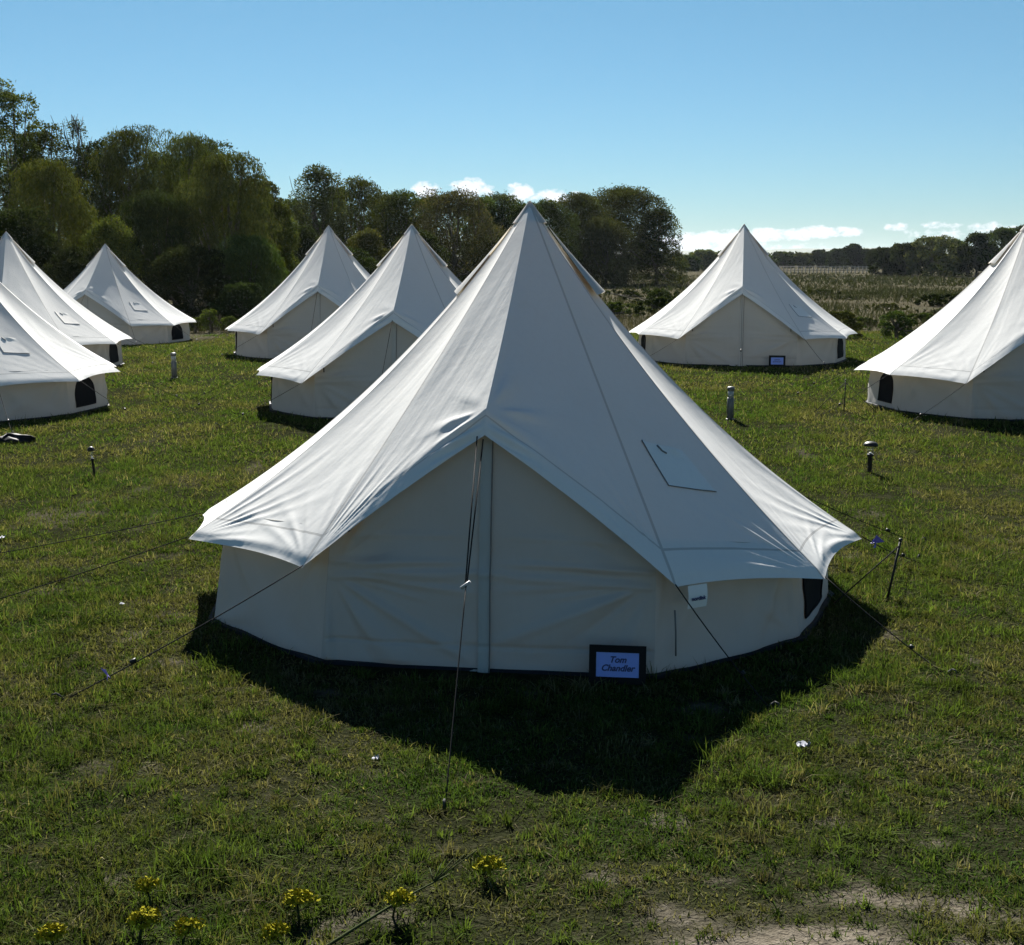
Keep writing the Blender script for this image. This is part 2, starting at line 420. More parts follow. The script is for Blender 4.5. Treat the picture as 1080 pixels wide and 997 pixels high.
    u = np.linspace(-1, 1, nu | 1); w = np.linspace(0, 1, nw); UU, WW = np.meshgrid(u, w, indexing='ij')
    bl, br = np.array(bases[-30], float), np.array(bases[30], float)
    tl = ridge(corners[-30], np.array([.895]))[0]; tr_ = ridge(corners[30], np.array([.895]))[0]
    tl = tl-[0, 0, .03]; tr_ = tr_-[0, 0, .03]; Ad = A+np.array([0, .05, -.045])
    B = bl+(br-bl)*((UU+1)/2)[..., None]; B[..., 1] -= .05*(1-UU**2)
    T = np.where((UU < 0)[..., None], tl+(Ad-tl)*(1+UU)[..., None], tr_+(Ad-tr_)*(1-UU)[..., None])
    P = B*(1-WW[..., None])+T*WW[..., None]
    n = np.array([0, -1, .12]); n /= np.linalg.norm(n)
    half = np.linalg.norm(br-bl)/2; zz = P[..., 2]
    aL = (UU+1)*half; aR = (1-UU)*half
    dis = fan(aL, zz-.62, 1.0, 9, .014, .5)+fan(aR, zz-.62, 1.0, 9, .014, 2.4)
    dis += fan(aL, -(zz-.62), 1.1, 8, .036, 1.5)+fan(aR, -(zz-.62), 1.0, 8, .030, 4.)
    for hz, am in ((.66, .020), (.56, .018), (.83, .010)):
        dis += am*np.exp(-((zz-hz-.03*np.sin(aL*1.4))/.022)**2)*sstep(np.abs(UU), .02, .3)
    dis += .035*(fbm(aL*1.6+3, zz*1.8, 3)-.5)+.010*(fbm(aL*6, zz*5, 3)-.5)
    for sd_, aa in ((1, aL), (-1, aR)):
        for an, am, wd, ln_ in ((2, .020, .022, 1.25), (-5, .018, .024, 1.1), (-12, .010, .02, .8), (-27, .026, .034, 1.25), (-50, .012, .025, .6)):
            an = R(an*(1 if sd_ == 1 else .8)); q0 = zz-.60+.01
            pd = -aa*math.sin(an)+q0*math.cos(an); al = aa*math.cos(an)+q0*math.sin(an)
            dis += (am if sd_ == 1 else am*.7)*np.exp(-(pd/(wd*(.6+.5*np.clip(al, 0, 2))))**2)*sstep(al, .05, .25)*(1-sstep(al, ln_*.75, ln_*1.05))
    dis -= .014*np.exp(-((zz-.16)/.014)**2)                            # seam above the hem
    e = np.clip(np.minimum(1-np.abs(UU), .04)/.04, 0, 1)*np.clip((1-WW)/.05, 0, 1)*np.clip(WW/.04, .2, 1)
    P = P+n[None, None]*(dis*e)[..., None]
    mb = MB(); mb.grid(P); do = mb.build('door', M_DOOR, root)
    ci = P.shape[0]//2
    mb = MB()                                                          # storm flap over the zip
    wv = np.linspace(-.036, .036, 7); col = P[ci][: int(.985*nw)]
    fl = np.array([[p+np.array([x*(1 if k < .93*len(col) else .5), -.014-.006*math.cos(x/.036*1.5)-.003*math.sin(k*.31+x*20), 0]) for k, p in enumerate(col)] for x in wv])
    mb.grid(fl); mb.build('zip_flap', M_DOOR, do)
    mb = MB(); mb.tube([p+np.array([.042, -.020, 0]) for p in col[::4]], .004, 5); mb.build('zip', M_SEAM, do)
    for sx in (-1, 1):                                                 # toggles and the seam beside the door
        p = samp2(P, .5+sx*.44, .93)
        mb = MB(); mb.tube([p+[0, -.014, 0], p+[.004, -.018, -.085]], .009, 6); mb.build('toggle', M_BLACK, do)
    # groundsheet edge
    mb = MB(); ring = [bases[a] for a in order]
    ring = [np.array(p) for p in ring]
    c = np.mean(ring, 0)
    V = []; 
    for p in ring:
        d = (p-c)/np.linalg.norm((p-c)[:2]); V += [p+d*.06+[0, 0, -.03], p+d*.048+[0, 0, .022], p-d*.05+[0, 0, .026]]
    k = len(ring); Fq = []
    for i in range(k):
        j = (i+1) % k
        Fq += [(3*i, 3*j, 3*j+1, 3*i+1), (3*i+1, 3*j+1, 3*j+2, 3*i+2)]
    Fq.append(tuple(3*i+2 for i in range(k)))
    mb.add(V, Fq); mb.build('groundsheet', M_GSHEET, root)
    # peak cap and vent hoods
    mb = MB(); nn_ = 24; rows = []
    for s in (.0, .010, .025, .048):
        rr = s*2.7
        rows.append([(apex[0]+(rr+.006)*math.sin(2*math.pi*k/nn_), apex[1]-(rr+.006)*math.cos(2*math.pi*k/nn_), .6+(apex[2]-.6)*q_prof(np.array(s))+.012) for k in range(nn_+1)])
    mb.grid(np.array(rows)); mb.build('peak_cap', M_ROOF, root)
    for a in (-88, 88, 180):
        aw = 17; rows = []
        for s in np.linspace(.05, .215, 14):
            t = (s-.05)/.165; row = []
            for k in range(13):
                x = k/6-1; ang = R(a+x*aw*t**.3); rr = s*2.68
                base = np.array([apex[0]+rr*math.sin(ang), apex[1]-rr*math.cos(ang), .6+(apex[2]-.6)*q_prof(np.array(s))])
                off = (.008+.032*t**1.1*(1-abs(x)**1.3))
                row.append(base+np.array([math.sin(ang)*.67, -math.cos(ang)*.67, .74])*off)
            rows.append(row)
        mb = MB(); mb.grid(np.array(rows)); ho = mb.build('vent_hood', M_ROOF, root)
        # mesh vent below the hood
        ang = R(a); mb = MB(); rows2 = []
        for s in (.12, .20):
            rr = s*2.68; rows2.append([np.array([apex[0]+rr*math.sin(R(a+x)), apex[1]-rr*math.cos(R(a+x)), .6+(apex[2]-.6)*q_prof(np.array(s))])+np.array([math.sin(ang)*.67, -math.cos(ang)*.67, .74])*.012 for x in (-11, -5, 0, 5, 11)])
        mb.grid(np.array(rows2)); mb.build('vent_mesh', M_MESH, ho)
    # stove jack flap on the roof right of the door
    P, nn = panels[30]
    us = np.linspace(.20, .62, 26); ss = np.linspace(.650, .765, 26)
    def sp_(u, s, o):
        p = samp2(P, u, s); q = samp2(nn, u, s); return p+q*o
    uu = lambda u, s: u+.06+(s-.65)*.30
    G = np.array([[sp_(uu(u, s), s, .004+.003*max(0, math.sin((u*11+s*19)))**2+.012*math.exp(-((s-.655)/.012)**2)*max(0, math.sin((u-.38)*13))**2) for s in ss] for u in us])
    mb = MB(); mb.grid(G); sj = mb.build('stove_flap', M_FLAP, root)
    mb = MB(); mb.tube([G[0, j]+[0, 0, .002] for j in range(0, 26, 2)]+[G[0, 25]+[0, 0, .002]], .004, 6); mb.tube([G[i, 25]+[0, 0, .002] for i in range(0, 26, 1)], .004, 6)
    mb.tube([G[9, 1]+[0, 0, .006], G[10, 4]+[0, 0, .007], G[12, 5]+[0, 0, .006]], .006, 6)
    mb.build('flap_binding', M_SEAM, sj)
    return dict(ridge=ridge, P=P)
def samp2(P, u, w):
    nu, nw = P.shape[:2]; x = min(max(u, 0), 1)*(nu-1); y = min(max(w, 0), 1)*(nw-1); i0 = min(int(x), nu-2); j0 = min(int(y), nw-2); fx, fy = x-i0, y-j0
    return (P[i0, j0]*(1-fx)+P[i0+1, j0]*fx)*(1-fy)+(P[i0, j0+1]*(1-fx)+P[i0+1, j0+1]*fx)*fy
def pol(r, a, z): return np.array([r*math.sin(R(a)), -r*math.cos(R(a)), z])
AZ = [-150, -120, -90, -60, -30, 30, 60, 90, 120, 150, 180]

def rope(root, a, b, r=.005, sag=.02, peg=True, tagat=None, slider=True):
    a, b = np.array(a, float), np.array(b, float)
    r = r*.8
    pts = [a+(b-a)*t-np.array([0, 0, sag*4*t*(1-t)]) for t in np.linspace(0, 1, 9)]
    mb = MB(); mb.tube(pts, r, 6); o = mb.build('guy_rope', M_ROPE, root)
    if slider:
        p = a+(b-a)*.72; mb = MB(); mb.tube([p-(b-a)*.012, p+(b-a)*.012], .014, 6); mb.build('rope_slider', M_BLACK, o)
    if peg:
        d = (a-b)*np.array([1, 1, 0]); d /= np.linalg.norm(d)
        mb = MB(); mb.tube([b-d*.03+[0, 0, .055], b+[0, 0, .03], b+d*.06-[0, 0, .1]], .006, 6)
        mb.tube([b-d*.03+[0, 0, .055], b-d*.055+[0, 0, .05], b-d*.055+[0, 0, .02]], .006, 6); mb.build('tent_peg', M_PEG, root)
    if tagat is not None:
        p = a+(b-a)*tagat; mb = MB(); g = np.random.default_rng(int(abs(p[0])*100))
        for k in range(5):
            d = g.normal(size=3)*.022; e = g.normal(size=3)*.014
            mb.add([p-d*.2, p+d+e, p+d-e+[0, 0, .01], p-e*.5], [(0, 1, 2, 3)])
        mb.build('rope_tag', M_PURPLE, o)
    return o

# --- the near tent, measured corner by corner
A0 = -7.6
tz = float(zat(*MAINC))
main = thing('bell_tent', (MAINC[0], MAINC[1], tz), R(A0))
tag(main, 'large cream canvas bell tent nearest the camera, its zipped door facing us in shade', 'tent', 'cream canvas bell tents on the lawn')
ca = {-90: pol(2.72, -89.1, .547), -60: pol(2.68, -60.3, .635), -30: pol(2.52, -27.9, .672), 30: pol(2.60, 28.9, .64), 60: pol(2.65, 59.5, .49), 90: pol(2.71, 89.4, .498)}
ba = {-60: pol(2.54, -57.5, 0), -30: pol(2.44, -26.5, 0), 30: pol(2.48, 27.2, 0)}
for k in (-30, 30): ca[k] = np.append(ca[k], .28 if k < 0 else .04)
ca[60] = np.append(ca[60], .62)
for k in AZ:
    ca.setdefault(k, pol(2.70, k, .58)); ba.setdefault(k, pol(2.47, k, 0))
make_tent(main, ca, ba, (.055, .0, 3.10), (-.005, -1.90, 1.69), (.0, -1.995, 1.532), .013, 11, 1.35)
def loc(x, y, z=0):     # world -> tent-local
    dx, dy = x-MAINC[0], y-MAINC[1]; c, s = math.cos(R(-A0)), math.sin(R(-A0))
    return np.array([dx*c-dy*s, dx*s+dy*c, z])
rope(main, ca[-90], loc(-5.2, 10.86), tagat=None); rope(main, ca[-60], loc(-4.4, 9.15))
rope(main, ca[-30][:3], loc(-2.75, 7.42), tagat=.82); rope(main, ca[30][:3], loc(1.55, 7.28)); rope(main, ca[60][:3], loc(2.82, 7.89))
rope(main, ca[90], loc(3.62, 11.05), tagat=.22)
for k in (120, 150, 180, -150, -120): rope(main, ca[k], pol(4.1, k, 0))
dl = np.array([-.03, -2.0, 1.52]); pegd = loc(-.33, 5.9); sl = dl+(pegd-dl)*.47
r1 = rope(main, sl, pegd, .0045, 0.0, slider=False)
mb = MB(); mb.tube([dl+[-.02, 0, 0], sl+[-.004, 0, 0]], .0045, 6); mb.tube([dl+[.02, 0, -.02], sl+[.004, 0, 0]], .0045, 6); mb.build('guy_rope', M_ROPE, main)
mb = MB(); mb.tube([sl+[-.03, 0, -.02], sl+[.024, 0, .02]], .010, 8); mb.build('rope_slider', M_PALE, r1)
# maker's tag under the eave by the door
nv = np.array([math.sin(R(36)), -math.cos(R(36)), 0]); tv = np.array([math.cos(R(36)), math.sin(R(36)), 0])
tp = ca[30][:3]+(ca[60]-ca[30])[:3]*.135 + np.array([0, 0, -.01])
mb = MB(); G = np.array([[tp+tv*x+np.array([0, 0, -z])+nv*(.012*math.sin(z*20)) for z in np.linspace(0, .15, 8)] for x in np.linspace(-.075, .075, 5)]); mb.grid(G)
lab = mb.build('maker_tag', M_LABEL, main)
def text_obj(name, body, size, M, parent, matx, shear=0, bold=.0):
    cu = bpy.data.curves.new('txt', 'FONT'); cu.body = body; cu.size = size; cu.align_x = 'CENTER'; cu.align_y = 'CENTER'
    cu.shear = shear; cu.extrude = .0008; cu.offset = bold; cu.space_line = .95
    to = bpy.data.objects.new('txt', cu); COL.objects.link(to)
    dg = bpy.context.evaluated_depsgraph_get(); me = bpy.data.meshes.new_from_object(to.evaluated_get(dg)); me.name = name
    bpy.data.objects.remove(to); bpy.data.curves.remove(cu)
    me.materials.clear(); me.materials.append(M)
    co = np.zeros(len(me.vertices)*3, np.float32); me.vertices.foreach_get('co', co); co = co.reshape(-1, 3)
    Rm, t = matx; co = co@np.array(Rm).T+np.array(t); me.vertices.foreach_set('co', co.astype(np.float32).ravel()); me.update()
    return link(name, me, parent)
Rm = np.stack([tv, np.array([0, 0, 1.]), nv], 1)
text_obj('tag_lettering', 'nordisk', .036, M_INK, lab, (Rm, tp+nv*.02+np.array([0, 0, -.085])), bold=.0012)
# side wall cable zip
mb = MB(); q1 = ba[30]*.88+ba[60]*.12; q1 = q1*1.012
mb.tube([q1+[0, 0, .12], q1*.997+[0, 0, .28], q1*.99+[0, 0, .42]], .006, 5); mb.build('cable_zip', M_SEAM, main)

# --- the other tents share one build, copied
proto = thing('bell_tent')
cg = {k: pol(2.72, k+rng.normal()*.6, .60+rng.normal()*.02) for k in AZ}; bg = {k: pol(2.46, k, 0) for k in AZ}
for k in (-30, 30): cg[k] = np.append(cg[k], .55)
make_tent(proto, cg, bg, (0, 0, 3.06), (0, -2.0, 1.70), (0, -2.10, 1.54), .035, 29, 1.5)
for k in AZ: rope(proto, cg[k][:3], pol(4.0, k+rng.normal()*3, 0))
rope(proto, (0, -2.14, 1.55), (0, -4.2, 0))
labels = {
    'second': 'cream bell tent just left of the biggest tent, right slope hidden by its roof',
    'third': 'cream bell tent farther left, right slope hidden by another tent, dark wood behind its peak',
    'fourth': 'smallest and farthest bell tent, at the foot of the dark wood, door turned left',
    'fifth': 'bell tent at the left edge whose peak shows, stove flap on its roof',
    'sixth': 'bell tent cut off by the left edge, its peak out of frame',
    'seventh': 'bell tent facing us before the rough field, small framed notice at its door',
    'eighth': 'bell tent cut off by the right edge, arched window near its left corner'}
order_t = {}
for i, (n_, px, d_, a_) in enumerate(TENTS):
    x, y = tent_xy(px, d_); o = proto if i == 0 else copy_tree(proto)
    o.location = (x, y, float(ground_z(x, y))); o.rotation_euler = (0, 0, R(a_)); o.scale = (1, 1, {'third': 1.045, 'fifth': 1.03, 'seventh': 1.035, 'fourth': .97, 'second': .98}.get(n_, 1))
    tag(o, labels[n_], 'tent', 'cream canvas bell tents on the lawn'); order_t[n_] = (x, y, R(a_))

# ------------------------------------------------------------------ signs leaning on the tents
def make_sign(x, y, rz, label, body):
    t = thing('framed_notice', (x, y, float(zat(x, y))+.0), rz); tag(t, label, 'sign', 'framed notices leaning on the tents')
    w, h, dp, tilt = .36, .245, .022, R(-10)
    c, s = math.cos(tilt), math.sin(tilt); M = np.array([[1, 0, 0], [0, c, -s], [0, s, c]])
    T = lambda p: M@np.array(p, float)+np.array([0, 0, .012])
    mb = MB(); fw = .044
    for cx, cz, sx, sz in ((0, fw/2, w, fw), (0, h-fw/2, w, fw), (-(w-fw)/2, h/2, fw, h-2*fw), ((w-fw)/2, h/2, fw, h-2*fw)):
        mb.box(T((cx, 0, cz)), (sx, dp, sz), M)
    mb.box(T((0, dp/2+.003, h/2)), (w-.01, .006, h-.01), M)
    mb.build('frame', M_FRAME, t)
    mb = MB(); mb.box(T((0, -.002, h/2)), (w-2*fw-.002, .008, h-2*fw-.002), M); pa = mb.build('paper', M_PAPER, t)
    Rm = M@np.array([[1, 0, 0], [0, 0, -1], [0, 1, 0]])
    if body is None:
        mb = MB(); g = np.random.default_rng(int(x*10) % 97)
        for q, (z0, wd) in enumerate(((h/2+.03, .06), (h/2-.015, .09))):
            mb.tube([T((xx, -.0085, z0+.012*math.sin(xx*190+q)+.006*g.normal())) for xx in np.linspace(-wd, wd, 22)], .004, 4)
        mb.build('writing', M_INK, pa); return t
    text_obj('writing', body, .056, M_INK, pa, (Rm, T((0, -.0075, h/2+.005))), shear=.3, bold=.0016)
    return t
make_sign(.665, 7.70, R(A0+1), 'black framed notice with handwriting leaning on the biggest tent beside its door', 'Tom\nChandler')
x, y, a = order_t['seventh']; 
def rel(t, lx, ly): 
    x, y, a = order_t[t]; return x+lx*math.cos(a)-ly*math.sin(a), y+lx*math.sin(a)+ly*math.cos(a)
sx, sy = rel('seventh', .80, -2.36); make_sign(sx, sy, a, 'small framed notice leaning on the tent before the rough field', None)
sx, sy = rel('fourth', .72, -2.36); make_sign(sx, sy, order_t['fourth'][2], 'blue framed notice at the farthest tent, just past the window corner of the left tent', None)

# ------------------------------------------------------------------ lights, stakes, odds and ends
def gpt(px, py):
    for d in np.linspace(4, 60, 2000):
        p = at(px, py, d)
        if p[2] < float(ground_z(p[0], p[1])): return p[0], p[1], float(zat(p[0], p[1]))
def bollard(p, label):
    t = thing('bollard_light', p); tag(t, label, 'garden light', 'bollard lights on the grass')
    mb = MB(); mb.lathe([(.055, -.05), (.055, .34), (.05, .345)]); mb.build('post', M_STEEL, t)
    mb = MB(); mb.lathe([(.046, .345), (.046, .46)]); mb.build('lens', M_LENS, t)
    mb = MB(); mb.lathe([(.058, .46), (.060, .49), (.052, .515), (.02, .522)]); mb.build('cap', M_STEEL, t)
    mb = MB(); mb.lathe([(.07, -.02), (.07, .015), (.057, .02)]); mb.build('base', M_DARKGREY, t)
bollard(gpt(770, 443), 'grey bollard light with a pale lens, on the grass right of the biggest tent')
bollard(gpt(184, 399), 'thin grey bollard light on the grass in the gap among the left tents')
def mushroom(p, label, lean=(0, 0)):
    t = thing('mushroom_light', p); tag(t, label, 'garden light', 'mushroom lights staked in the grass')
    t.rotation_euler = (lean[0], lean[1], 0)
    mb = MB(); mb.lathe([(.012, -.08), (.026, .0), (.028, .20), (.04, .215), (.04, .235)]); mb.build('post', M_BLACK, t)
    mb = MB(); mb.lathe([(.018, .235), (.018, .255)]); mb.build('lamp', M_PALE, t)
    mb = MB(); mb.lathe([(.042, .237), (.046, .34)]); mb.build('lens', M_CLEAR, t)
    mb = MB(); mb.lathe([(.082, .335), (.088, .345), (.08, .365), (.055, .382), (.02, .39)]); mb.build('cap', M_BLACK, t)
mushroom(gpt(917, 499), 'black mushroom light with a clear lens, on the grass in front of the right tent')
mushroom(gpt(100, 503), 'slim dark mushroom light on the grass in front of the left edge tent', (R(3), R(-4)))
bpy.data.objects['mushroom_light.001'].scale = (.5, .5, .95)
def stake(p, top, label, feet):
    t = thing('stake', p); tag(t, label, 'stake', 'thin stakes by the guy ropes')
    mb = MB(); mb.tube([(0, 0, -.1), tuple(top)], [.010, .010], 8); mb.build('pole', M_BLACK, t)
    mb = MB(); mb.lathe([(.013, 0), (.016, .012), (.010, .022)], 10, top); mb.build('pole_tip', M_BLACK, t)
    for f in feet:
        mb = MB(); mb.tube([np.array(top)-[0, 0, .03], f], .005, 6); mb.build('cord', M_ROPE, t)
x, y, z = gpt(933, 635)
stake((x, y, z), (.10, .0, .49), 'thin black stake leaning by the right corner of the biggest tent', [(-.45, -.12, .0)])
x, y, z = gpt(890, 434)
stake((x, y, z), (.01, .0, .50), 'dark stake on the grass left of the right edge tent, holding its guy rope', [(-.55, -.25, 0), (.45, -.35, 0)])
# black sack
x, y, z = gpt(8, 467)
g = np.random.default_rng(4); nu_, nv_ = 40, 16
G = []
for i in range(nu_+1):
    row = []
    for j in range(nv_+1):
        th = 2*math.pi*i/nu_; ph = math.pi*j/nv_
        r = .75+.5*vnoise(3+2.2*math.cos(th)*math.sin(ph)+5, 7+2.2*math.sin(th)*math.sin(ph)+2.3*math.cos(ph))
        row.append((.24*r*math.cos(th)*math.sin(ph)*(1+.4*(math.cos(th) > .3)), .16*r*math.sin(th)*math.sin(ph), max(-.01, .02+.085*r*math.cos(ph)*(.6+.8*vnoise(math.cos(th)*3+4, 2)))))
    G.append(row)
mb = MB(); mb.grid(np.array(G)); tag(mb.build('sack', M_BAG, None, (x, y, z)), 'crumpled black sack lying on the grass by the left edge tent', 'sack')
def scrap(px, py, s, label, name='litter', M=None):
    x, y, z = gpt(px, py); g = np.random.default_rng(int(px)); n = 6
    G = np.array([[(s*(i/n-.5)*2, s*(j/n-.5)*1.3, .035*s/.05*abs(g.normal())*.6+.03) for j in range(n+1)] for i in range(n+1)])
    mb = MB(); mb.grid(G); return tag(mb.build(name, M or M_SCRAP, None, (x, y, z)), label, 'litter')
scrap(847, 793, .035, 'crumpled white scrap lying on thin grass right of the tent shadow')
scrap(2, 571, .03, 'round white scrap on the grass at the left edge of the picture')
scrap(396, 806, .018, 'tiny pale scrap on the grass in front of the tent shadow')
scrap(129, 641, .018, 'small pale scrap on the grass left of the biggest tent')

# yellow flowers
def flower(px, py, hgt, r, label, k):
    p = gpt(px, py); x, y, z = p; g = np.random.default_rng(k)
    t = thing('yellow_flower', (x, y, z)); tag(t, label, 'flower', 'yellow flower heads in the near grass')
    lx, ly = g.uniform(-.05, .05, 2)
    mb = MB(); mb.tube([(0, 0, -.03), (lx*.4, ly*.4, hgt*.5), (lx, ly, hgt-.03)], [.006, .005, .004], 6)
    rays = []
    for i in range(16):
        a = i*2.4; q = r*math.sqrt((i+.5)/16); tip = np.array([lx+q*math.cos(a)*(1+.25*math.sin(k+a)), ly+q*math.sin(a)*.8, hgt+.02-.55*q*q/r+g.normal()*.004]); rays.append(tip)
        mb.tube([(lx, ly, hgt-.035), tip], .0016, 4)
    for i in range(5):
        a = g.uniform(0, 6.28); b_ = np.array([lx*.5, ly*.5, hgt*g.uniform(.2, .8)]); e_ = b_+np.array([math.cos(a), math.sin(a), g.uniform(-.1, .4)])*g.uniform(.03, .07)
        mb.tube([b_, (b_+e_)/2+[0, 0, .008], e_], .0018, 4)
    mb.build('stem', M_STEM, t)
    mb = MB()
    for tip in rays:
        for b in range(30):
            c = tip+g.normal(size=3)*[.012, .012, .004]; d = g.normal(size=3)*.006; e = np.cross(d, g.normal(size=3)); e = e/np.linalg.norm(e)*.006
            mb.add([c-d, c+e, c+d, c-e], [(0, 1, 2, 3)])
    mb.build('flower_head', M_YELLOW, t)
for k, (px, py, h_, r_, lb) in enumerate([
    (145, 1000, .10, .06, 'widest flat yellow flower head near the bottom left'), (57, 1008, .10, .045, 'yellow flower head lowest and farthest left'),
    (192, 1008, .09, .05, 'yellow flower head at the bottom edge, right of the widest one'), (316, 975, .09, .055, 'loose yellow flower head left of the leaning stalk'),
    (413, 968, .09, .045, 'round yellow flower head beside the leaning stalk'), (507, 928, .08, .05, 'yellow flower head farthest right and farthest back'),
    (302, 1012, .10, .045, 'yellow flower head half cut by the bottom edge beside the leaning stalk'), (160, 962, .08, .03, 'smallest yellow flower head, behind the widest one')]):
    flower(px, py, h_, r_, lb, k+5)
p1 = at(360, 1003, 4.62); p2 = at(474, 936, 5.05)
st = thing('plant_stalk', (p1[0], p1[1], 0)); tag(st, 'long dark plant stalk leaning across the grass among the yellow flowers', 'plant')
v = p2-p1; mb = MB(); q = [np.array([0, 0, max(0.03, p1[2])])+np.array([v[0]*t, v[1]*t, v[2]*t+.01*math.sin(t*3)]) for t in np.linspace(-.25, 1, 9)]
mb.tube(q, np.linspace(.008, .003, 9), 6); mb.build('stem', M_STEM, st)
mb = MB()
for k in range(5): mb.tube([q[7], q[7]+np.array([.05*k-.02, .07, .03+.02*k])], .0025, 5)
mb.build('twig', M_STEM, st)

# ------------------------------------------------------------------ grass (nobody could count it)
def blades(name, x, y, hgt, wid, col, M, lean=.5, seg=2, zoff=0):
    hgt = np.asarray(hgt); col = np.asarray(col)*np.clip(1.24+.025*(y-7), 1.2, 1.5)[:, None] if M is M_GRASS else col
    n = len(x); g = rng; z = zat(x, y)+zoff
    a = g.uniform(0, 2*math.pi, n); b = g.uniform(0, 2*math.pi, n); ln = np.abs(g.normal(0, lean, n))
    dx, dy = np.cos(a), np.sin(a); ox, oy = np.cos(b), np.sin(b)
    base = np.stack([x, y, z-.006], -1); side = np.stack([dx, dy, 0*dx], -1)*(wid/2)[:, None]
    up = lambda t: np.stack([ox*ln*hgt*t**1.8, oy*ln*hgt*t**1.8, hgt*(t-.26*np.minimum(ln, 2.4)*t*t)], -1)
    if seg == 2:
        V = np.stack([base-side, base+side, base+up(.55)+side*.75, base+up(.55)-side*.75, base+up(1.)], 1).reshape(-1, 3)
        o = (np.arange(n)*5)[:, None]
        F = np.concatenate([o+np.array([[0, 1, 2]]), o+np.array([[0, 2, 3]]), o+np.array([[3, 2, 4]])], 1).reshape(-1, 3); k = 5
    else:
        V = np.stack([base-side, base+side, base+up(1.)], 1).reshape(-1, 3); F = np.arange(n*3).reshape(-1, 3); k = 3
    return link(name, mesh_np(name, V, F, M, np.repeat(col, k, 0)))
def scatter(y0, y1, dens, margin=2.5, kx=.42):
    A = (y1-y0)*2*(kx*(y0+y1)/2+margin)*1.15; n = int(A*dens)
    y = rng.uniform(y0, y1, n*2); hw = kx*y+margin; keep = rng.random(n*2) < hw/hw.max(); y = y[keep][:n]; hw = hw[keep][:n]
    return rng.uniform(-1, 1, len(y))*hw, y
def grasscol(x, y, n):
    t = fbm(x*.8+5, y*.8+8, 4); d = fbm(x*2.3+50, y*2.3+20, 3); r = rng.random(n)
    base = np.array([.040, .056, .016])[None]*np.ones((n, 1))
    lush = np.array([.030, .054, .012]); dry = np.array([.105, .095, .055]); olive = np.array([.056, .058, .022])
    c = base*(1-sstep(t, .4, .65))[:, None]+olive*sstep(t, .4, .65)[:, None]
    k = sstep(d, .52, .68)[:, None]*.8; c = c*(1-k)+lush*k
    f = (r < .10+.30*sstep(t, .50, .7)); c[f] = dry*rng.uniform(.6, 1.2, (f.sum(), 1))
    return c*rng.uniform(.65, 1.35, (n, 1))
def clear(x, y):
    k = np.ones(len(x), bool)
    for cx, cy in CENTRES: k &= np.hypot(x-cx, y-cy) > 2.46
    return k
def lawn(y0, y1, dens, h0, w0, seg):
    x, y = scatter(y0, y1, dens)
    dd = dirt(x, y)*(1-sstep(y, 14, 24)); cl = fbm(x*3.2+3, y*3.2+9, 3); big = fbm(x*.9+33, y*.9+6, 3)
    k = clear(x, y) & (rng.random(len(x)) > dd*.97) & (rng.random(len(x)) < .6+.8*sstep(cl, .3, .62))
    x, y, cl, big = x[k], y[k], cl[k], big[k]; n = len(x)
    h = h0*(.8+.6*sstep(cl, .35, .7)+.35*sstep(big, .45, .7))*rng.uniform(.5, 1.4, n); w = w0*rng.uniform(.6, 1.4, n)
    return x, y, h, w, grasscol(x, y, n), seg
parts = [lawn(3.6, 7.5, 5200, .030, .0065, 2), lawn(7.5, 11, 3400, .034, .0078, 2)]
X_ = [np.concatenate([p[i] for p in parts]) for i in range(5)]
tag(blades('grass', *X_, M_GRASS, 1.5, 2), 'short patchy green and straw grass around the biggest tent', 'grass', kind='stuff')
parts = [lawn(11, 16, 1900, .042, .011, 1), lawn(16, 24, 850, .048, .017, 1), lawn(24, 42, 300, .055, .027, 1)]
X_ = [np.concatenate([p[i] for p in parts]) for i in range(5)]
tag(blades('grass', *X_, M_GRASS, 1.5, 1), 'short green grass between the farther tents', 'grass', kind='stuff')
# tufts standing a little taller than the sward
def tufts(y0, y1, dens, nb, h0, h1, rad, w0):
    tx, ty = scatter(y0, y1, dens); k = clear(tx, ty) & (rng.random(len(tx)) > dirt(tx, ty)*.80*(1-sstep(ty, 14, 24))); tx, ty = tx[k], ty[k]; n = len(tx)
    bg_ = fbm(tx*.8+12, ty*.8+3, 3)
    cc = np.array([.045, .066, .017])[None]*np.ones((n, 1)); f = rng.random(n) < .28; cc[f] = [.070, .070, .030]; f = rng.random(n) < .10; cc[f] = [.095, .087, .052]; f = rng.random(n) < .2; cc[f] = [.028, .048, .011]
    cc = cc*rng.uniform(.6, 1.4, (n, 1))
    sz = rng.uniform(.6, 1.25, n)**1.3*(.75+.6*sstep(bg_, .35, .65))
    px = np.repeat(tx, nb)+rng.normal(0, 1, n*nb)*np.repeat(rad*sz, nb); py = np.repeat(ty, nb)+rng.normal(0, 1, n*nb)*np.repeat(rad*sz, nb)
    hh = np.repeat(rng.uniform(h0, h1, n)*sz, nb)*rng.uniform(.45, 1.2, n*nb)
    col = np.repeat(cc, nb, 0)*rng.uniform(.7, 1.35, (n*nb, 1)); k = clear(px, py)
    return px[k], py[k], hh[k], w0*rng.uniform(.6, 1.3, k.sum()), col[k]
pp = [tufts(3.6, 8, 70, 38, .045, .090, .028, .0062), tufts(8, 12, 55, 28, .05, .095, .032, .0078)]
X_ = [np.concatenate([p[i] for p in pp]) for i in range(5)]
tag(blades('grass_tufts', *X_, M_GRASS, 1.25, 2), 'small ragged grass tufts of the near lawn', 'grass', kind='stuff')
pp = [tufts(12, 20, 22, 14, .055, .09, .045, .013), tufts(20, 41, 9, 9, .06, .10, .07, .024)]
X_ = [np.concatenate([p[i] for p in pp]) for i in range(5)]
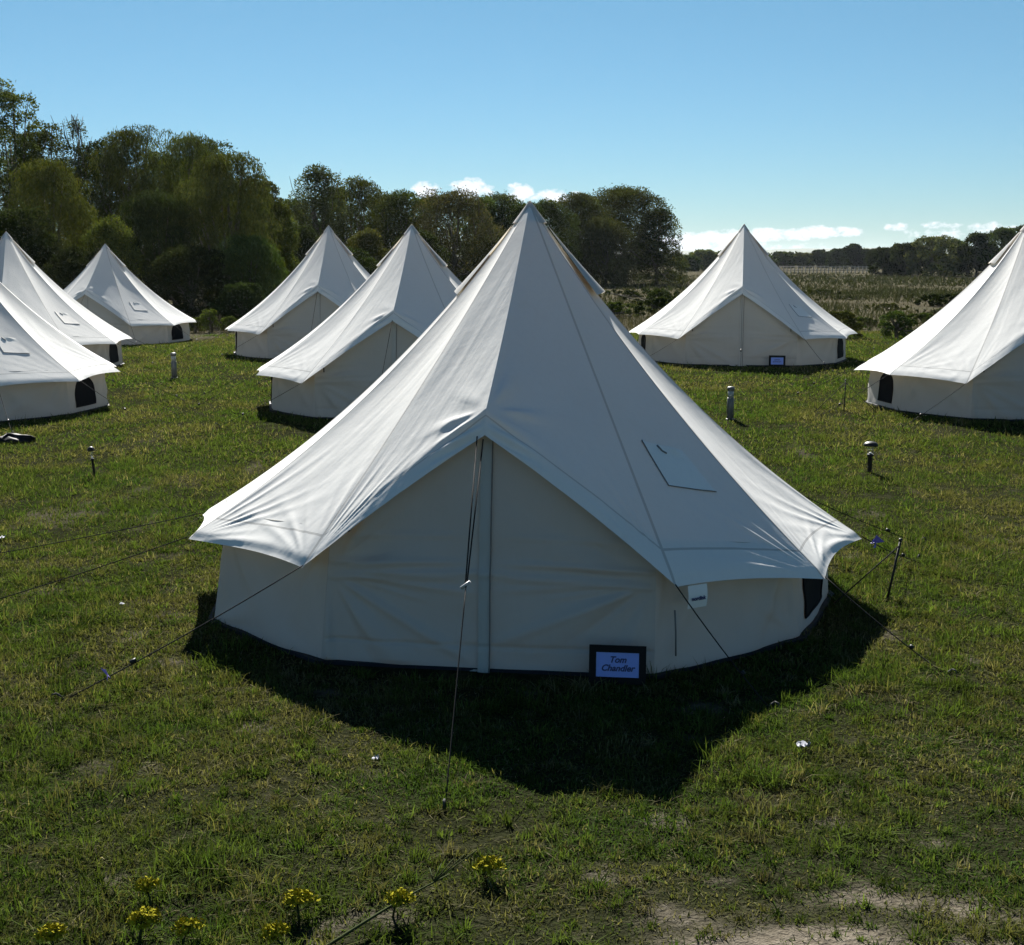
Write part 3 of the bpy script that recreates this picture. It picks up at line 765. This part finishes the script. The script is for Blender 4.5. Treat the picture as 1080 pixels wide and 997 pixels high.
tag(blades('grass_tufts', *X_, M_GRASS, 1.3, 1), 'grass tufts of the lawn between the farther tents', 'grass', kind='stuff')

# rough field: reeds and tall dry grass beyond the mown edge
def rough(n, y0, y1, h0, w0, x0=-.05, x1=.52):
    y = y0*(y1/y0)**rng.random(n); x = y*rng.uniform(x0, x1, n)
    t = fbm(x*.09+4, y*.05+7, 4); k = rng.random(n) < .25+1.3*sstep(t, .35, .62); x, y, t = x[k], y[k], t[k]
    c = np.array([.085, .077, .052])*(1-sstep(t, .45, .6))[:, None]+np.array([.055, .060, .030])*sstep(t, .45, .6)[:, None]
    pl = rng.random(len(x)) < .12; c[pl] = np.array([.080, .075, .052])
    c = c*rng.uniform(.8, 1.15, (len(x), 1)); h = h0*rng.uniform(.5, 1.3, len(x))*(.55+.9*sstep(t, .4, .65))
    return x, y, h, w0*(y/60)*rng.uniform(.6, 1.4, len(x)), c
pp = [rough(14000, 41.5, 47, .75, .035, -.6, .56), rough(24000, 46, 90, .38, .06, -.55, .56), rough(22000, 85, 200, .30, .09, -.2, .56)]
X_ = [np.concatenate([p[i] for p in pp]) for i in range(5)]
tag(blades('rough_grass', *X_, M_REED, .9, 1), 'tall brown and olive reeds of the rough field behind the tents', 'tall grass', kind='stuff')

# ------------------------------------------------------------------ trees
def crown_mesh(name, h, w, seed, col, style='round', n=9000, leaf=.16, z0=.1, mat_=None, nl=26):
    g = np.random.default_rng(seed); r = w/2
    # lobes: many small domes spread over the crown's envelope
    lob = []; nl = int(nl*2.1)
    for i in range(nl):
        t = (i+.5)/nl; zz = z0+(1-z0)*(t**.75); a = i*2.399+g.uniform(-.5, .5)
        if style in ('round', 'willow'): env = .90 if zz < .5 else math.sqrt(max(0, 1-((zz-.5)/.52)**2.3))*.9
        else: env = max(.2, math.sqrt(max(0, 1-zz**2.4)))
        lr = g.uniform(.15, .33)*min(r, h*.5)*(.8+.3*env)
        rad = max(0, r*env-lr*.6)*(g.uniform(.75, 1.08) if g.random() < .75 else g.uniform(.2, .7))
        lob.append((rad*math.cos(a), rad*math.sin(a), min(zz*h, h-lr*.8)+g.normal()*.02*h, lr, g.uniform(.7, 1.3)))
    lob.append((g.uniform(-.25, .25)*r, 0, h-.13*r, .15*r, 1.1))
    L_ = np.array(lob); pw = L_[:, 3]**2; pw /= pw.sum(); idx = g.choice(len(L_), n, p=pw); q = L_[idx]
    d = g.normal(size=(n, 3)); d[:, 2] = d[:, 2]*.85+.5; d /= np.linalg.norm(d, axis=1)[:, None]
    rr = (.66+.40*g.random(n)**.6)*(1+.22*(vnoise(d[:, 0]*4+idx*3.1, d[:, 1]*4+d[:, 2]*3)-.5)*2)
    P = q[:, :3]+d*(q[:, 3]*rr)[:, None]*np.array([1.1, 1.1, .85])
    if style == 'willow':   # hanging tresses
        k = g.random(n) < .45; P[k, 2] -= g.random(k.sum())**1.4*q[k, 3]*.9
        P[k, :2] = P[k, :2]+d[k, :2]*.08*r
    k = g.random(n) < .05; P[k] += d[k]*(.45*g.random((k.sum(), 1)))*q[k, 3:4]
    P[:, 2] = np.maximum(P[:, 2], .06)
    ax = g.normal(size=(n, 3)); 
    if style == 'willow': ax = ax*.45+np.array([0, 0, -1.2])+d*.5
    else: ax = ax*.7+d*.6
    ax /= np.linalg.norm(ax, axis=1)[:, None]; sd = np.cross(ax, g.normal(size=(n, 3))); sd /= np.linalg.norm(sd, axis=1)[:, None]
    ll = leaf*g.uniform(.6, 1.5, n)*(1.5 if style == 'willow' else 1); ww = leaf*g.uniform(.35, .7, n)*(.6 if style == 'willow' else 1)
    ax = ax*ll[:, None]; sd = sd*ww[:, None]*.5
    V = np.stack([P-ax*.5, P+sd, P+ax*.5, P-sd], 1).reshape(-1, 3); F = np.arange(n*4).reshape(-1, 4)
    c = np.array(col)[None]*q[:, 4:5]*g.uniform(.65, 1.4, (n, 1)); y = g.random(n) < .12; c[y] *= np.array([1.5, 1.25, .8])
    return mesh_np(name, V, F, mat_ or M_LEAF, np.repeat(c, 4, 0)), L_
def tree(px, top, wpx, d, col, style, label, cat='tree', group=None, n=9000, leaf=.16, base_py=None, twigs=0, name='tree', z0=.1, far=False, nl=26):
    n = int(n*(1.9 if not far else 1.5)); leaf *= (.74 if not far else .8); seed = int(px*7+top*13+d); g = np.random.default_rng(seed)
    p = at(px, top, d); x, y = p[0], p[1]; z = float(ground_z(x, y)); h = p[2]-z; w = wpx/F0*d
    t = thing(name, (x, y, z)); tag(t, label, cat, group)
    me, L_ = crown_mesh('crown', h, w, seed, col, style, n, leaf, z0, M_FARLEAF if far else M_LEAF, nl)
    link('crown', me, t)
    mb = MB(); tr = max(.06, .022*h)
    mb.tube([(0, 0, -.2), (.03*h*g.normal()*.3, 0, h*.2), (.05*w*g.normal()*.5, .05*w*g.normal()*.3, h*.45), (.04*w*g.normal(), 0, h*.72)], [tr*1.3, tr, tr*.75, tr*.3], 8)
    for k in range(min(len(L_), 12)):
        l = L_[(k*5) % len(L_)]; s0 = np.array([0, 0, h*g.uniform(.12, .42)]); e = l[:3]
        mb.tube([s0, s0*.5+e*.5+np.array([0, 0, -.04*h]), e+np.array([0, 0, l[3]*.4])], [tr*.5, tr*.34, tr*.1], 5)
    for k in range(twigs):
        a = g.uniform(0, 6.28); l = L_[g.integers(len(L_))]; s0 = l[:3]; e = s0+np.array([math.cos(a)*.25*w*.4, math.sin(a)*.1*w, g.uniform(.6, 1.3)*l[3]+.10*h])
        e[2] = min(e[2], h*1.03); mb.tube([s0, (s0+e)/2+g.normal(size=3)*.08, e], [.03, .02, .008], 4)
    mb.build('trunk', M_BARK, t); return t
OL = (.064, .076, .025); YG = (.066, .074, .022); DK = (.030, .040, .017); GR = (.054, .076, .025); PALE = (.105, .115, .058); BR = (.060, .055, .030)
GL = 'trees of the dark wood on the left'
tree(8, 97, 84, 62, OL, 'round', 'tall airy tree at the left edge, highest of the wood', n=9000, leaf=.17, twigs=14, group=GL)
tree(76, 128, 62, 66, OL, 'round', 'thin sparse tree with bare twigs standing above the wood', n=2600, leaf=.13, twigs=70, group=GL)
tree(48, 172, 104, 56, YG, 'willow', 'yellowish rounded willow below the tall edge tree', n=11000, leaf=.15, group=GL)
tree(136, 137, 100, 64, OL, 'willow', 'broad dark willow with a flat top, left of the domed ones', n=13000, leaf=.16, group=GL)
tree(192, 144, 110, 62, OL, 'willow', 'high willow in the middle of the wood, behind the lit dome', n=13000, leaf=.16, group=GL)
tree(238, 162, 108, 55, (.066, .078, .028), 'willow', 'pale lit willow dome at the right end of the wood', n=14000, leaf=.15, group=GL)
tree(112, 232, 76, 51, YG, 'mound', 'low yellow green bush over the peak of the farthest tent', n=7000, leaf=.13, group=GL)
tree(165, 205, 96, 54, DK, 'willow', 'dark low willow in the hollow of the wood', n=10000, leaf=.15, group=GL)
tree(14, 222, 100, 51, DK, 'round', 'dark bushy tree above the left edge tent peak', n=9000, leaf=.15, group=GL)
tree(78, 262, 84, 49, DK, 'mound', 'dark bush between the two left tent peaks', n=7000, leaf=.13, group=GL)
tree(200, 262, 110, 50, DK, 'mound', 'dark undergrowth bush right of the farthest tent', n=9000, leaf=.13, group=GL)
tree(262, 250, 84, 52, GR, 'willow', 'low green willow bush at the foot of the lit dome', n=9000, leaf=.14, group=GL)
tree(286, 214, 60, 60, OL, 'round', 'small rounded tree closing the right end of the wood', n=7000, leaf=.15, group=GL)
tree(255, 300, 70, 47.5, DK, 'mound', 'dark knee high thicket beside the third tent', n=5000, leaf=.12, group=GL)
for k, (px, tp, w) in enumerate([(30, 165, 120), (110, 165, 110), (180, 165, 110), (245, 190, 100)]):
    tree(px, tp, w, 72, DK, 'round', ['dark tree deep in the wood behind the yellowish willow', 'dark tree deep in the wood behind the flat topped willow', 'dark tree deep in the wood behind the high willow', 'dark tree deep in the wood behind the lit dome'][k], n=8000, leaf=.2, group=GL)
for px, tp, w_, d_, co, lb in [(42, 138, 84, 64, OL, 'olive tree between the tall edge tree and the bare twiggy one'), (98, 150, 92, 66, DK, 'dark tree behind the bare twiggy one, left of the flat topped willow'),
    (272, 192, 76, 60, OL, 'olive tree on the falling right shoulder of the wood'), (215, 152, 90, 66, DK, 'dark tree between the high willow and the lit dome')]:
    tree(px, tp, w_, d_, co, 'round', lb, n=9000, leaf=.16, group=GL, twigs=10)
GM = 'trees of the middle row behind the tents'
tree(334, 180, 92, 85, (.062, .075, .035), 'mound', 'feathery upright tree, tallest of the middle row', n=8000, leaf=.2, twigs=12, group=GM)
tree(378, 191, 100, 88, OL, 'mound', 'olive tree right of the feathery upright one', n=8000, leaf=.2, twigs=8, group=GM)
tree(422, 203, 98, 90, GR, 'mound', 'green tree above the tent left of the biggest tent', n=8000, leaf=.2, twigs=8, group=GM)
tree(386, 243, 58, 80, (.085, .09, .035), 'mound', 'small pale green bush between two tent peaks', n=6000, leaf=.17, group=GM)
tree(478, 204, 118, 86, BR, 'mound', 'dark twiggy brownish tree left of the biggest peak', n=10000, leaf=.19, twigs=40, group=GM)
tree(528, 206, 90, 95, (.05, .058, .027), 'mound', 'grey green tree just behind the biggest peak', n=8000, leaf=.2, twigs=8, group=GM)
tree(318, 240, 76, 76, DK, 'mound', 'dark low tree behind the third tent', n=8000, leaf=.17, group=GM)
tree(440, 245, 76, 78, DK, 'mound', 'dark low tree behind the second tent peak', n=8000, leaf=.17, group=GM)
tree(515, 252, 80, 88, (.045, .052, .028), 'mound', 'dark low tree in the gap beside the biggest peak', n=8000, leaf=.18, group=GM)
tree(360, 262, 90, 72, DK, 'mound', 'dark thicket between the third tent and its neighbour', n=7000, leaf=.17, group=GM)
tree(578, 213, 74, 105, GR, 'mound', 'bright green tree right of the biggest peak', n=9000, leaf=.22, group=GM)
for k, (px, tp, w_, lb) in enumerate([(354, 200, 80, 'dark green tree filling the gap behind the third tent peak'), (402, 208, 80, 'dark green tree low behind the olive tree'), (452, 209, 84, 'dark tree filling the row left of the twiggy one'),
    (503, 210, 80, 'dark tree between the twiggy tree and the biggest peak'), (550, 216, 76, 'dark tree hidden behind the biggest peak'), (308, 212, 76, 'dark green tree where the wood meets the middle row')]):
    tree(px, tp, w_, 93, [DK, GR][k % 2], 'mound', lb, n=9000, leaf=.2, group=GM, z0=.0)
GB = 'the big tree clump right of the biggest peak'
tree(660, 199, 132, 116, OL, 'mound', 'massive dense spreading tree right of the biggest peak', n=22000, leaf=.24, z0=.02, nl=44, group=GB)
tree(612, 206, 84, 112, OL, 'mound', 'rounded tree on the left of the massive spreading one', n=13000, leaf=.23, z0=.02, nl=34, group=GB)
tree(640, 232, 70, 108, (.06, .066, .03), 'willow', 'lower drooping tree in front of the massive one', n=9000, leaf=.22, z0=.0, group=GB)
tree(694, 222, 56, 115, DK, 'mound', 'dark right flank tree of the massive clump', n=7000, leaf=.22, z0=.0, group=GB)
GF = 'distant trees beyond the rough field'
for k, (px, tp, w, d_, co, st_) in enumerate([
    (727, 270, 26, 230, GR, 'round'), (742, 264, 30, 240, PALE, 'round'), (765, 265, 32, 250, GR, 'round'), (800, 267, 34, 300, GR, 'round'), (826, 266, 30, 300, GR, 'round'),
    (846, 267, 28, 300, PALE, 'round'), (866, 264, 30, 300, DK, 'round'), (884, 263, 26, 290, DK, 'round'), (901, 258, 26, 280, DK, 'tall'), (915, 263, 26, 280, GR, 'round'),
    (936, 262, 44, 170, DK, 'round'), (956, 257, 56, 168, DK, 'round'), (984, 250, 56, 165, PALE, 'round'), (1008, 254, 44, 168, GR, 'round'), (1032, 246, 40, 165, DK, 'round'),
    (1058, 241, 52, 163, GR, 'round'), (1090, 238, 60, 165, DK, 'round'), (1130, 244, 60, 165, GR, 'round'), (1180, 240, 60, 168, DK, 'round'), (970, 262, 60, 176, DK, 'mound'), (1040, 262, 70, 178, DK, 'mound')]):
    names = ['first tree right of the massive clump on the far edge', 'pale rounded tree on the far edge left of the white peak', 'green tree on the far edge just left of the white peak', 'small far tree directly behind the white peak',
             'far tree in the row just right of the white peak', 'pale far tree in the middle of the far row', 'dark far tree right of the pale one', 'dark far tree left of the pointed one', 'pointed dark far tree, highest of the far row', 'far tree right of the pointed one, beside the dark block',
             'small dark tree at the left end of the dark block', 'broad black green tree of the dark block', 'pale grey green airy tree right of the dark block', 'green tree between the pale airy tree and the right tent', 'dark upright tree left of the right tent peak',
             'tall green tree touching the right tent roof', 'dark far tree behind the right tent peak', 'green far tree hidden by the right edge tent', 'dark far tree beyond the right edge', 'dark low thicket behind the pale airy tree', 'dark low thicket left of the right tent roof']
    tree(px, tp, w, d_, co, st_, names[k], n=3200 if d_ > 200 else 5500, leaf=.55 if d_ > 200 else .34, far=True, group=GF, z0=.0, twigs=6 if k in (12, 13) else 0, nl=22)
# far wood behind the row: many trees that read as one strip
g = np.random.default_rng(77)
strip_v = []; strip_c = []
for px in np.arange(560, 1300, 9.):
    d_ = 420+g.uniform(-30, 30); p = at(px, 268+g.uniform(-1.5, 3), d_); h = p[2]-.3; n = 260
    q = g.normal(size=(n, 3))*np.array([1.6, 1.2, h*.22])+np.array([p[0], p[1], .3+h*.5]); q[:, 2] = np.clip(q[:, 2], .3, p[2])
    a = g.normal(size=(n, 3))*.5; b = g.normal(size=(n, 3))*.4
    strip_v.append(np.stack([q-a, q+b, q+a, q-b], 1).reshape(-1, 3)); strip_c.append(np.repeat(np.array(GR)*g.uniform(.6, 1.3)*g.uniform(.7, 1.3, (n, 1)), 4, 0))
V = np.concatenate(strip_v)
tag(link('far_wood', mesh_np('far_wood', V, np.arange(len(V)).reshape(-1, 4), M_FARLEAF, np.concatenate(strip_c))), 'hazy strip of far woodland along the horizon', 'wood', kind='stuff')
# shrubs in the rough field
GS = 'dark shrubs in the rough field'
sh = [(655, 300, 64, 318, DK), (690, 299, 60, 314, DK), (722, 302, 50, 316, DK), (668, 310, 50, 328, OL), (702, 309, 46, 324, DK), (640, 306, 34, 326, GR), (735, 308, 36, 324, DK),
      (868, 304, 22, 314, DK), (893, 309, 20, 319, DK), (925, 303, 24, 315, DK), (962, 300, 30, 317, DK), (985, 302, 26, 314, DK), (1004, 301, 30, 315, DK), (908, 318, 24, 341, GR), (936, 312, 26, 324, OL),
      (974, 319, 30, 340, GR), (947, 322, 24, 342, GR), (884, 322, 26, 342, OL), (895, 336, 26, 350, GR), (1000, 318, 34, 336, DK), (755, 312, 30, 330, OL), (850, 310, 22, 322, DK)]
sl_ = ['dark shrub bank at the foot of the massive tree', 'dark shrub below the right flank of the massive tree', 'dark shrub between the massive tree and the white tent', 'olive shrub just past the biggest tent roof edge', 'dark shrub in the middle of the bank below the massive tree',
       'green shrub touching the biggest tent roof', 'dark shrub beside the roof slope of the white tent', 'small dark shrub right of the white tent roof', 'dark shrub under the far pointed tree', 'dark shrub under the broad dark block', 'widest dark shrub in the open field',
       'dark shrub below the pale airy tree', 'dark field shrub nearest the right tent roof', 'green shrub in the mid field right of the white tent', 'olive shrub in the mid field', 'green shrub in the mid field close to the right tent', 'low green shrub near the lawn edge',
       'olive shrub just above the eave of the white tent', 'low green reeds clump at the lawn edge', 'dark shrub right in the field by the right tent', 'olive shrub hidden partly by the white tent', 'small dark shrub over the white tent slope']
for (px, tp, w, by_, co), lb in zip(sh, sl_):
    d_ = 2.36*F0/(by_-HZ); qk = (px*37) % 11/10; w *= 1.2+1.8*qk; tp += (by_-tp)*(.25+.5*((px*53) % 7)/6); d_ *= 1+.15*math.sin(px)
    tree(px, tp, w, d_, co, 'mound', lb, 'shrub', GS, n=1900, leaf=.16*d_/60, name='shrub', z0=0, nl=14)
for px, tp, w, lb in ((222, 327, 34, 'small light green weed bush right of the farthest tent'), (205, 336, 20, 'tiny weed clump at the corner of the farthest tent'), (242, 334, 22, 'leafy weed clump left of the third tent')):
    tree(px, tp, w, 44, (.085, .11, .03), 'mound', lb, 'weed', 'weeds along the foot of the wood', n=1400, leaf=.09, name='weed_bush', z0=0, nl=10)
# far rail fence
ft = thing('rail_fence', (0, 0, 0)); tag(ft, 'pale post and rail fence far off across the rough field', 'fence')
pa, pb = at(822, 291, 205), at(922, 291, 200)
for k in range(26):
    p = pa+(pb-pa)*k/25; mb = MB(); mb.box((0, 0, .55), (.16, .16, 1.3)); mb.build('post', M_WOOD, ft, (p[0], p[1], .2))
for hz in (.55, 1.05):
    mb = MB(); mb.tube([(pa[0], pa[1]-.1, .2+hz), (pb[0], pb[1]-.1, .2+hz)], .07, 6); mb.build('rail', M_WOOD, ft)

# ------------------------------------------------------------------ sky and sun
sd = np.array([-.62, 4.2, 3.03]); sd /= np.linalg.norm(sd)
EL = math.asin(sd[2]); AZM = math.atan2(sd[0], sd[1])
w = bpy.data.worlds.new('World'); S.world = w; w.use_nodes = True; nt = w.node_tree; nt.nodes.clear(); L = nt.links
out = nt.nodes.new('ShaderNodeOutputWorld'); bgd = N(nt, 'Background'); bgd.inputs[1].default_value = .05
sk = N(nt, 'TexSky', sky_type='NISHITA'); sk.sun_disc = False; sk.sun_elevation = EL; sk.sun_rotation = AZM
sk.altitude = 0; sk.air_density = 1.0; sk.dust_density = 0; sk.ozone_density = 4.0
skc = sk.outputs[0]
tc = N(nt, 'TexCoord'); G_ = tc.outputs['Generated']; sp = N(nt, 'SeparateXYZ'); L.new(G_, sp.inputs[0])
az_ = MA(nt, 'ARCTAN2', sp.outputs[0], sp.outputs[1]); el_ = MA(nt, 'ARCSINE', sp.outputs[2])
mp = N(nt, 'CombineXYZ'); L.new(MA(nt, 'MULTIPLY', az_, 1.0), mp.inputs[0]); L.new(MA(nt, 'MULTIPLY', el_, 1.5), mp.inputs[1])
cn = NOISE(nt, mp.outputs[0], 75, 6, .6); cn2 = NOISE(nt, mp.outputs[0], 190, 4, .6)
mask = None
def cl(px, py, wpx, hpx, strength):
    global mask
    d = ray(px, py); a = math.atan2(d[0], d[1]); e = math.atan2(d[2], math.hypot(d[0], d[1]))
    u = MA(nt, 'DIVIDE', MA(nt, 'SUBTRACT', az_, a), wpx/F0); v = MA(nt, 'DIVIDE', MA(nt, 'SUBTRACT', el_, e), hpx/F0)
    r = MA(nt, 'ADD', MA(nt, 'MULTIPLY', u, u), MA(nt, 'MULTIPLY', v, v)); k = MA(nt, 'MULTIPLY', MA(nt, 'SUBTRACT', 1.0, r), strength, clamp=True)
    mask = k if mask is None else MA(nt, 'MAXIMUM', mask, k)
for c_ in [(450, 203, 20, 13, 1.), (497, 200, 30, 14, 1.), (548, 204, 22, 13, 1.), (585, 207, 36, 9, .9), (760, 250, 60, 11, .9), (815, 248, 60, 9, .95), (868, 245, 52, 8, 1.), (735, 258, 60, 12, .8), (800, 260, 90, 7, .45), (944, 239, 15, 6, .9), (990, 238, 26, 5, .7), (1048, 241, 30, 8, .9), (1000, 246, 60, 8, .5), (640, 225, 40, 8, .5)]: cl(*c_)
den = MA(nt, 'SUBTRACT', MA(nt, 'ADD', mask, MA(nt, 'MULTIPLY', MA(nt, 'SUBTRACT', MA(nt, 'ADD', MA(nt, 'MULTIPLY', cn, .7), MA(nt, 'MULTIPLY', cn2, .3)), .5), 3.4)), .32)
den = MA(nt, 'MULTIPLY', MA(nt, 'MULTIPLY', den, 1.9, clamp=True), MA(nt, 'GREATER_THAN', mask, .001)); den = MA(nt, 'MULTIPLY', den, MA(nt, 'MULTIPLY', mask, 3.0, clamp=True))
SKYTINT = (.355, .475, .52); CLOUD = (6.6, 6.9, 7.2)
tint = MIX(nt, 1.0, skc, MIX(nt, MA(nt, 'MULTIPLY', el_, 5.0, clamp=True), (.345, .455, .560), (.385, .520, .515)), 'MULTIPLY')
fin = MIX(nt, MA(nt, 'MULTIPLY', den, .95, clamp=True), tint, CLOUD); L.new(fin, bgd.inputs[0]); L.new(bgd.outputs[0], out.inputs[0])
sun = bpy.data.lights.new('sun', 'SUN'); sun.energy = 5.0; sun.angle = R(.53); sun.color = (1, .965, .90)
so = bpy.data.objects.new('sun', sun); COL.objects.link(so)
from mathutils import Vector
so.rotation_euler = Vector(sd).to_track_quat('Z', 'Y').to_euler(); so.location = (-20, 200, 150)

mb = MB(); mb.box((0, 4395, 21), (12600, 9500, 46.6)); hz_o = mb.build('haze', M_SEAM)
m = bpy.data.materials.new('haze_air'); m.use_nodes = True; nt = m.node_tree; nt.nodes.clear(); out = nt.nodes.new('ShaderNodeOutputMaterial'); v = N(nt, 'VolumePrincipled')
v.inputs['Color'].default_value = (.80, .88, 1, 1); v.inputs['Density'].default_value = .000045; v.inputs['Anisotropy'].default_value = .3
nt.links.new(v.outputs[0], out.inputs['Volume']); hz_o.data.materials.clear(); hz_o.data.materials.append(m); hz_o['kind'] = 'stuff'; hz_o['label'] = 'thin pale summer haze over the whole field'

S.view_settings.view_transform = 'Standard'; S.view_settings.look = 'None'; S.view_settings.gamma = 1; S.view_settings.use_curve_mapping = False
S.view_settings.exposure = 1.63
S.render.engine = 'CYCLES'; S.cycles.max_bounces = 8; S.cycles.diffuse_bounces = 4; S.cycles.transmission_bounces = 6; S.cycles.use_denoising = True
